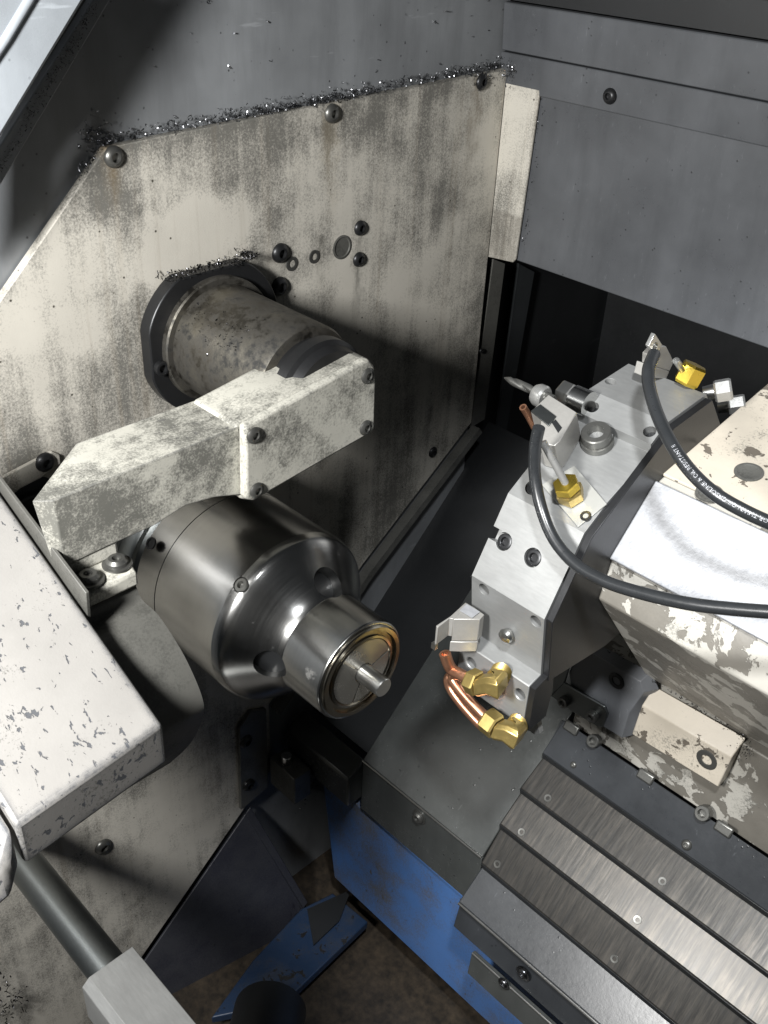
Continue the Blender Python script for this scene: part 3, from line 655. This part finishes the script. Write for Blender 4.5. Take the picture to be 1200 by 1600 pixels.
MB().loft(rings).build('flutes', M['screw'], dr, ang=50)
MB().lathe([(0, .009), (.004, .011), (.010, .011), (.012, .0095)], dc + V((-.004, 0, -.002)), (1, 0, 0), 24).build('drill_collar', M['bright'], dr)
hx = at(893, 620, x=.338); MB().hexp(hx - V((.012, 0, 0)), (1, 0, 0), .013, .014).build('collet_nut', M['steel'], dr, ang=20)
MB().lathe([(0, .0125), (.018, .0125)], hx + V((.0025, 0, 0)), (1, 0, 0), 32).build('sleeve', M['chuck'], dr)

# ---- steel pipe with brass nut on clear gasket
fz = thing('coolant_nozzle', at(893, 775, n=nc, p=e2), 'thin steel pipe rising from a brass hex fitting on a clear gasket', 'coolant nozzle')
MB().prism(ats([(846, 757), (897, 727), (948, 787), (903, 823)], n=nc, p=e2 + nc * .0022), -nc * .0018).build('gasket', M['gasket'], fz, bevel=.0004)
nb = at(893, 776, n=nc, p=e2 + nc * .0025)
MB().hexp(nb, nc, .0125, .013, ref=(1, 0, .2)).build('hex_nut', M['brass'], fz, ang=20)
MB().hexp(nb + nc * .0135, nc + V((-.15, 0, .1)), .0118, .009, ref=(1, .3, .2)).build('nut_cap', M['yellow'], fz, ang=20)
pa = nb + nc * .020; pb2 = at(848, 690, n=nc, p=e2 + nc * .055)
MB().tube([pa, pa.lerp(pb2, .5), pb2], .0034, 16).build('pipe', M['bright'], fz)
screw(fz, at(915, 806, n=nc, p=e2 + nc * .0024), nc, .005, M['oxide'], 'flush')
cn = MB().tube(smooth_path([at(817, 636, x=.318), at(826, 650, x=.320), at(838, 672, x=.326), at(850, 690, x=.33)], 4), .0036, 14, hollow=.6).build('copper_nozzle', M['copper'])
tag(cn, 'short copper tube poking out left of the square tool block', 'copper tube')

# ---- insert tool and fittings on the top facet
it = thing('profiling_tool', at(1035, 590, x=.38), 'upright grey tool with a diamond insert on top of the turret', 'cutting tool')
z_ = [(1035, 541), (1041, 541), (1053, 565), (1046, 580), (1017, 571), (1018, 556), (1028, 545)]
MB().prism(ats(z_, x=.383), (-.010, 0, 0)).build('shank', M['holder'], it, bevel=.0006)
MB().prism(ats([(1015, 571), (1046, 580), (1041, 592), (1010, 590)], x=.385), (-.014, 0, 0)).build('shank_base', M['holder'], it, bevel=.0006)
MB().prism(ats([(1023.5, 521), (1034.5, 538), (1026, 559), (1013.5, 541)], x=.3875), (-.004, 0, 0)).build('insert', M['steel'], it, bevel=.0004)
screw(it, at(1024, 540, x=.3876), (1, 0, 0), .0032, M['screw'], 'flush')
nt = thing('brass_fitting', at(1075, 590, n=n1, p=v1), 'yellow hexagon fitting with a short pipe at the back of the turret', 'fitting')
pn = at(1070, 600, n=n1, p=v1 + n1 * .001); pn.x = min(pn.x, .415)
MB().hexp(pn, n1 + V((.15, .5, 0)), .0125, .020, ref=(1, 0, 0)).build('hex_body', M['yellow'], nt, ang=20)
MB().tube([at(1068, 580, n=n1, p=v1 + n1 * .014), at(1056, 563, n=n1, p=v1 + n1 * .03)], .0033).build('stub_pipe', M['steel'], nt)
for i, (a, b, r1, lb) in enumerate([(1116, 612, .011, 'upper of two chrome hexagon fittings behind the turret'), (1138, 634, .0095, 'lower of two chrome hexagon fittings, beside the cream carriage top')]):
    q = thing('chrome_fitting', at(a, b, x=.425), lb, 'fitting'); q0 = at(a, b, x=.424)
    MB().hexp(q0, (.8, .5, .35), r1, .016, ref=(0, 1, 0)).build('hex_body', M['bright'], q, ang=20)
    MB().lathe([(-.010, r1 * .6), (.001, r1 * .7)], q0, (.8, .5, .35), 20).build('thread', M['steel'], q)

# ---- copper coolant tubes with brass elbows
def elbow(nm, lb, noz, nut0, nut1, corner, end, rn, tube_paths):
    t_ = thing(nm, nut0, lb, 'coolant tube')
    d1 = (nut1 - nut0).normalized(); MB().hexp(nut0, d1, rn, (nut1 - nut0).length, ref=(0, -.4, 1)).build('nut', M['brass'], t_, ang=20)
    m = MB(); d2 = (end - corner).normalized(); up = d1.cross(d2).normalized(); w_ = rn * .78
    def sq(p, dd, k): 
        s_ = up.cross(dd).normalized(); return [p + (up * a + s_ * b) * w_ * k for a, b in ((-.6, -1), (.6, -1), (1, -.6), (1, .6), (.6, 1), (-.6, 1), (-1, .6), (-1, -.6))]
    mid = (d1 + d2).normalized()
    m.loft([sq(nut1 + d1 * .001, d1, .92), sq(nut1 + d1 * .003, d1, 1), sq(corner - d1 * w_ * .3, d1, 1), sq(corner + (d1 - d2) * w_ * .12, mid, 1.15), sq(corner + d2 * w_ * .9, d2, 1), sq(corner + d2 * w_ * 1.3, d2, .9)])
    m.build('elbow', M['brass'], t_, bevel=.0008)
    prof = []; Lh = (end - corner).length - w_ * 1.2; k = 0; tt = 0
    while tt < Lh: prof += [(tt, rn * .72), (tt + .0006, rn * .80), (tt + .0010, rn * .72)]; tt += .0013
    MB().lathe(prof, corner + d2 * w_ * 1.2, d2, 24).build('thread', M['brass'], t_)
    for tp, rr in tube_paths: MB().tube(smooth_path(tp, 8), rr, 16, hollow=.62).build('tube', M['copper'], t_)
    return t_
yt = yl - .022
q = lambda a, b, dy=0: at(a, b, y=yt + dy)
elbow('copper_tube', 'upper copper nozzle on a brass elbow, its open end aimed at the chuck', None, q(733, 1062), q(748, 1069), q(772, 1069), q(784, 1049, .02), .0125,
      [([q(695, 1021, -.004), q(700, 1036, -.002), q(706, 1046), q(718, 1053), q(736, 1063)], .0058)])
elbow('copper_tube', 'lower pair of copper tubes bending down into a brass elbow', None, q(758, 1122, .002), q(777, 1137, .002), q(800, 1146, .004), q(814, 1124, .028), .0128,
      [([q(722, 1056, .006), q(711, 1054, .006), q(708, 1062, .005), q(724, 1084, .003), q(746, 1108, .002), q(764, 1126, .002)], .0052),
       ([q(716, 1060, .014), q(702, 1058, .008), q(703, 1073, .006), q(720, 1098, .005), q(742, 1123, .006), q(756, 1137, .006)], .0050)])

# ---- hoses
hA = thing('coolant_hose', at(1018, 558, z=.25), 'black rubber hose with printed lettering draped over the turret top', 'hose')
PA = smooth_path([at(1022, 553, z=.262), at(1013, 578, z=.258), at(1015, 608, z=.250), at(1028, 650, z=.242), at(1050, 695, z=.235), at(1078, 735, z=.228), at(1115, 770, z=.222), at(1160, 797, z=.217), at(1215, 822, z=.212), at(1290, 850, z=.205)], 12)
MB().tube(PA, .0054, 20).build('hose_body', M['rubber'], hA)
hB = thing('coolant_hose', at(838, 680, x=.35), 'black rubber hose looping down across the turret front to the right edge', 'hose')
PB = smooth_path([at(842, 668, n=n3, p=v4 + n3 * .055), at(836, 700, n=n3, p=v4 + n3 * .045), at(836, 745, n=n3, p=v4 + n3 * .034), at(846, 795, n=n3, p=v4 + n3 * .028), at(866, 843, n=n3, p=v4 + n3 * .026), at(900, 882, n=n3, p=v4 + n3 * .026),
                  at(945, 908, n=n3, p=v4 + n3 * .03), at(1000, 926, n=n3, p=v4 + n3 * .034), at(1070, 942, n=n3, p=v4 + n3 * .036), at(1140, 951, n=n3, p=v4 + n3 * .036), at(1260, 960, n=n3, p=v4 + n3 * .036)], 12)
MB().tube(PB, .0053, 20).build('hose_body', M['rubber'], hB)
# printed lettering, wrapped round the hose
fc = bpy.data.curves.new('print_tmp', 'FONT'); fc.body = 'MTW OR THWN OR GASOLINE & OIL RESISTANT II'; fc.size = .0046; fc.resolution_u = 2
fo = bpy.data.objects.new('print_tmp', fc); COL.objects.link(fo); bpy.context.view_layer.update()
me = bpy.data.meshes.new_from_object(fo.evaluated_get(bpy.context.evaluated_depsgraph_get())); bpy.data.objects.remove(fo)
arcl = [0]
for a, b in zip(PA, PA[1:]): arcl.append(arcl[-1] + (b - a).length)
i_end = min(range(len(PA)), key=lambda i: (PA[i] - at(1200, 816, z=.213)).length); s0 = arcl[i_end] + .012
def hose_pt(s):
    s = max(0, min(arcl[-1] - 1e-6, s)); i = max(k for k in range(len(arcl)) if arcl[k] <= s); i = min(i, len(PA) - 2)
    f_ = (s - arcl[i]) / (arcl[i + 1] - arcl[i]); return PA[i].lerp(PA[i + 1], f_), (PA[i + 1] - PA[i]).normalized()
bm = bmesh.new(); bm.from_mesh(me); bmesh.ops.subdivide_edges(bm, edges=[e for e in bm.edges if e.calc_length() > .0012], cuts=1)
for v in bm.verts:
    p, tg = hose_pt(s0 - v.co.x); vw = (CAM - p).normalized(); vw = (vw - tg * vw.dot(tg)).normalized(); sd = tg.cross(vw)   # across the hose
    ang = (v.co.y - .0018) / .0054 - .05; v.co = p + (vw * math.cos(ang) + sd * math.sin(ang)) * .00551
m_ = MB(); m_.bm.free(); m_.bm = bm; m_.build('print', M['print'], hA)

# ================================================================== CARRIAGE
cr = thing('turret_carriage', (.6, .4, -.2), 'paint chipped cream turret carriage with a bright milled top plate on the right', 'carriage')
XC = .437
ca, cb, cc, cd_, ce = ats([(1215, 590), (1035, 745), (1028, 752), (955, 875), (934, 935)], x=XC)
prof = [ca + (ca - cb) * .6, cb, cc, cd_, ce, V((XC, .33, -.13)), V((XC, .62, -.13)), V((XC, .62, ca.z))]
MB().prism(prof, (.6, 0, 0)).build('housing', M['carriage_worn'], cr, bevel=.002)
ntop = nrm(ca, cb) if nrm(ca, cb).z > 0 else -nrm(ca, cb)
tp = [ca + (ca - cb) * .6, cb]
MB().prism([cb + ntop * .0008, ca + (ca - cb) * .55 + ntop * .0008, ca + (ca - cb) * .55 + ntop * .004, cb + ntop * .004], (.6, 0, 0)).build('top_skin', M['carriage'], cr, bevel=.001)
npl = nrm(cc, cd_); npl = npl if npl.z > 0 else -npl
e0 = (cd_ - cc).normalized()
MB().prism([cc + npl * .0008 + e0 * .001, cd_ + npl * .0008, cd_ + npl * .006, cc + npl * .006 + e0 * .001], (.6, 0, 0)).build('milled_plate', M['plate'], cr, bevel=.0012)
MB().box((.362, .330, -.262), (1.05, .62, -.142)).build('slide_base', M['carriage_worn'], cr, bevel=.002)
for a, b, rr in [(1170, 738, .013), (1108, 770, .012)]:
    p = at(a, b, n=ntop, p=cb + ntop * .004); MB().lathe([(-.001, rr), (.0008, rr), (.0010, rr * .8), (.0002, rr * .7), (.0002, .001)], p, ntop, 28).build('plug', M['strap'], cr)
# black guide block
gb = thing('guide_block', (.39, .31, -.2), 'black chamfered guide block bolted to the carriage below the turret', 'guide block')
YG = .3165
G = ats([(908, 1010), (1000, 1065), (1006, 1082), (983, 1113), (972, 1153), (896, 1107), (889, 1050)], y=YG)
Gb = [p + V((0, .0135, .004)) for p in G]
Gb[1] += V((.004, 0, .004)); Gb[2] += V((.010, 0, .0)); Gb[3] += V((.010, 0, 0)); Gb[4] += V((.010, 0, 0))
MB().loft([G, Gb]).build('block', M['guide'], gb, bevel=.0006)
screw(gb, at(963, 1064, y=YG - .0006), (0, -1, 0), .0100, M['oxide'], 'flush', 'bolt')
eb = thing('wiper_bracket', (.37, .31, -.24), 'bent dark steel wiper bracket with two cap screws left of the guide block', 'bracket')
ft_ = ats([(860, 1087), (880, 1067), (944, 1104), (949, 1117), (941, 1136), (934, 1136), (890, 1110)], y=.311)
MB().prism(ft_, (0, .004, 0)).build('foot_plate', M['greysteel'], eb, bevel=.0012)
ar = ats([(905, 992), (909, 1004), (893, 1030), (881, 1068), (860, 1087), (864, 1053), (877, 1016)], y=.3115)
MB().prism(ar, (0, .004, 0)).build('curved_plate', M['greysteel'], eb, bevel=.0012)
for a, b in [(884, 1094), (928, 1117)]: screw(eb, at(a, b, y=.311), (0, -1, .0), .0068, M['screw'], 'cap', 'bolt', h=.008)
# cream block
cbk = thing('cream_block', (.45, .31, -.23), 'chipped cream block with one large recessed bolt on the carriage foot', 'block')
F = ats([(1003, 1102), (1143, 1184), (1122, 1230), (987, 1147)], y=YG - .002)
T_ = ats([(1021, 1070), (1163, 1157)], y=YG - .002)
t0 = V((F[0].x, YG + .016, F[0].z + .018)); t1 = V((F[1].x + .002, YG + .016, F[1].z + .018))
MB().loft([[F[3], F[0], t0, V((F[3].x, YG + .014, F[3].z))], [F[2], F[1], t1, V((F[2].x, YG + .014, F[2].z))]]).build('block', M['carriage'], cbk, bevel=.0012)
screw(cbk, at(1104, 1187, y=YG - .0026), (0, -1, 0), .0118, M['screw'], 'flush', 'bolt')

# ================================================================== WAY COVER
wc = thing('way_cover', (.6, .2, -.5), 'stepped telescopic steel way cover sloping down at the lower right', 'way cover')
XW = .350; LW = .75
lips = [V((XW, p.y, p.z)) for p in ats([(847, 1176), (812, 1231), (780, 1287), (751, 1348), (716, 1409)], x=XW)]
g0 = at(874, 1121, x=XW)
MB().prism([g0 + V((.006, 0, 0)), lips[0], lips[0] + V((0, .004, -.005)), g0 + V((.006, .004, -.006))], (LW, 0, 0)).build('top_strip', M['strip'], wc, bevel=.0012)
for i in range(1, 5):
    a, b = lips[i - 1], lips[i]; dn_ = V((0, .0055, -.0085)); st = a + dn_
    st2 = st + (st - b).normalized() * .02
    MB().prism([st2, b, b + V((0, .005, -.0085)), st2 + V((0, .006, -.008))], (LW, 0, 0)).build('cover_plate', M['waycover'] if i < 4 else M['strip'], wc, bevel=.0018)
    MB().prism([a + V((0, -.0003, -.0006)) , a + V((0, .0015, -.0098)), a + V((0, .006, -.0105)), a + V((0, .005, -.002))], (LW, 0, 0)).build('wiper_lip', M['rubber'], wc, bevel=.0008)
prf = [g0 + V((0, .002, -.004))]
for i in range(4): prf += [lips[i] + V((0, .003, -.004)), lips[i] + V((0, .0075, -.0125))]
prf += [lips[4] + V((0, .004, -.005)), lips[4] + V((0, .004, -.040)), g0 + V((0, .10, -.09))]
MB().prism([V((XW + .0015, p.y, p.z)) for p in prf], (.004, 0, 0)).build('end_plate', M['dark'], wc)
for a, b, i in [(856, 1247, 1), (1035, 1377, 1), (815, 1300, 2), (996, 1437, 2), (777, 1350, 3), (960, 1498, 3)]:
    st = lips[i - 1] + V((0, .0055, -.0085)); dd = (lips[i] - st); npn = V((0, dd.z, -dd.y)).normalized(); npn = npn if npn.z > 0 else -npn
    screw(wc, at(a, b, n=npn, p=lips[i] + npn * .0002), npn, .0048, M['screw'], 'flush')
ns = (g0 - lips[0]); ns = V((0, -ns.z, ns.y)).normalized(); ns = ns if ns.z > 0 else -ns
for a, b, rr, kd in [(931, 1150, .0078, 'cap'), (1102, 1262, .0085, 'cap'), (896, 1195, .004, 'button'), (1073, 1320, .006, 'button')]:
    screw(wc, at(a, b + (7 if kd == 'cap' else 0), n=ns, p=lips[0]), ns, rr, M['screw'], kd, 'bolt')
for a, b in [(893, 1137), (1009, 1213), (1131, 1295)]:
    p = at(a, b, n=ns, p=lips[0] + ns * .001); m = MB(); m.obox(p, V((.010, 0, 0)), (g0 - lips[0]).normalized() * .006, ns * .0028); m.build('weld_tab', M['screw'], wc, bevel=.002, seg=3)
ef = lips[4]
MB().prism([ef + V((0, .0052, -.0005)), ef + V((0, -.004, -.045)), ef + V((0, .004, -.047)), ef + V((0, .012, -.006))], (LW, 0, 0)).build('front_skirt', M['strip'], wc, bevel=.0012)
MB().tube([ef + V((.001, -.0004, -.0012)), ef + V((LW, -.0004, -.0012))], .0018, 10).build('bright_edge', M['steel'], wc)
ff = at(737, 1488, y=ef.y - .012)
MB().prism([ff, ff + V((0, -.003, -.040)), ff + V((0, .004, -.042)), ff + V((0, .006, -.001))], (.6, 0, 0)).build('lower_bracket', M['wet'], wc, bevel=.001)
MB().tube([ff + V((.001, -.0003, 0)), ff + V((.6, -.0003, 0))], .0013, 10).build('bright_edge', M['steel'], wc)
screw(wc, at(817, 1521, y=ef.y - .004), (0, -1, 0), .0075, M['swarf'], 'pan', 'bolt'); screw(wc, at(787, 1537, y=ff.y - .003), (0, -1, 0), .006, M['swarf'], 'pan', 'bolt')

# ================================================================== CHIPS
def along(a, b, n): return [V(a).lerp(V(b), random.random()) for _ in range(n)]
pts = along((-.006, -.01, .389), (-.006, .527, .4065), 900) + along((-.006, -.035, .362), (-.006, 0, .390), 160)
pts = [p + V((0, 0, abs(random.gauss(0, .003)))) for p in pts]
pts += along((-.006, .15, .392), (-.006, .33, .397), 500)
pts += [at(random.gauss(150, 12), random.gauss(215, 14), x=-.008) for _ in range(120)] + [at(random.gauss(800, 12), random.gauss(112, 8), x=.01) for _ in range(120)] + [at(random.gauss(750, 10), random.gauss(118, 8), x=0) for _ in range(90)]
swarf('swarf', 'line of glittering metal chips lying along the top edge of the cream panel', pts, .0035, M['swarf'], .0025)
pts = [V((random.uniform(-.005, .02), QY + random.uniform(-.055, .047), .2615 + abs(random.gauss(0, .0015)))) for _ in range(420)] + [V((random.uniform(.0, .02), QY + .047 + random.gauss(0, .004), .263 + abs(random.gauss(0, .003)))) for _ in range(160)]
swarf('swarf', 'dark chips piled on the flat top of the round shaft flange', pts, .003, M['swarfdark'], .0012)
pts = []
for _ in range(160):
    a = random.gauss(-.2, .22) + math.pi * .80; x = .03 + random.random() * .09; rr = .0587; pts.append(V((x, QY + rr * math.cos(a), QZ + rr * math.sin(a))))
swarf('swarf', 'oily chips stuck to the left side of the brown sleeve', pts, .0022, M['swarfdark'], .0008)
pts = [at(random.gauss(478, 10), random.gauss(1222, 13), x=.052) for _ in range(130)]
swarf('swarf', 'tangled wet chips hanging on the stop block under the chuck', pts, .004, M['swarfdark'], .002)
pts = []
for _ in range(150): tt = random.random(); pts.append(at(925 + tt * 240, 1003 + tt * 150 + random.gauss(0, 2), y=.328))
pts += [at(random.gauss(1160, 8), random.gauss(1172, 10), y=.322) for _ in range(70)]
swarf('swarf', 'fine chips caught behind the guide block and cream block', pts, .0026, M['swarfdark'], .0012)
pts = [at(random.uniform(180, 830), random.uniform(0, 115), x=-.011) for _ in range(34)]
swarf('swarf', 'few scattered chips clinging to the dark grey sheet above the panel', pts, .0035, M['swarf'], .001)
pts = [at(x_ + random.gauss(0, 4), y_ + random.gauss(0, 5), x=.0455) for k in range(500) for tt in [random.random()] for x_, y_ in [(150 - 150 * tt, 8 + 255 * tt)]]
swarf('swarf', 'grey dust chips along the sloping door gasket', pts, .0016, M['swarfdark'], .001)
pts = [p + N * .001 for p in [at(random.uniform(590, 830), random.uniform(1100, 1300), n=N, p=P0) for _ in range(26)]]
for i in range(1, 5):
    for _ in range(60): pts.append(lips[i - 1] + V((random.uniform(.01, .5), .004, -.0085)))
swarf('swarf', 'small wet chips in the steps of the way cover and on the bed cover', pts, .0022, M['swarf'], .0008)
pts = [V((.052 + random.gauss(0, .002), .532, random.uniform(.2, .40))) for _ in range(120)]
swarf('swarf', 'thin row of chips down the folded right edge of the cream panel', pts, .0026, M['swarfdark'], .0012)
pts = [at(random.gauss(10, 14), random.gauss(1570, 20), x=.02) for _ in range(120)]
swarf('swarf', 'wet black chips heaped in the lower left corner', pts, .005, M['swarfdark'], .002)
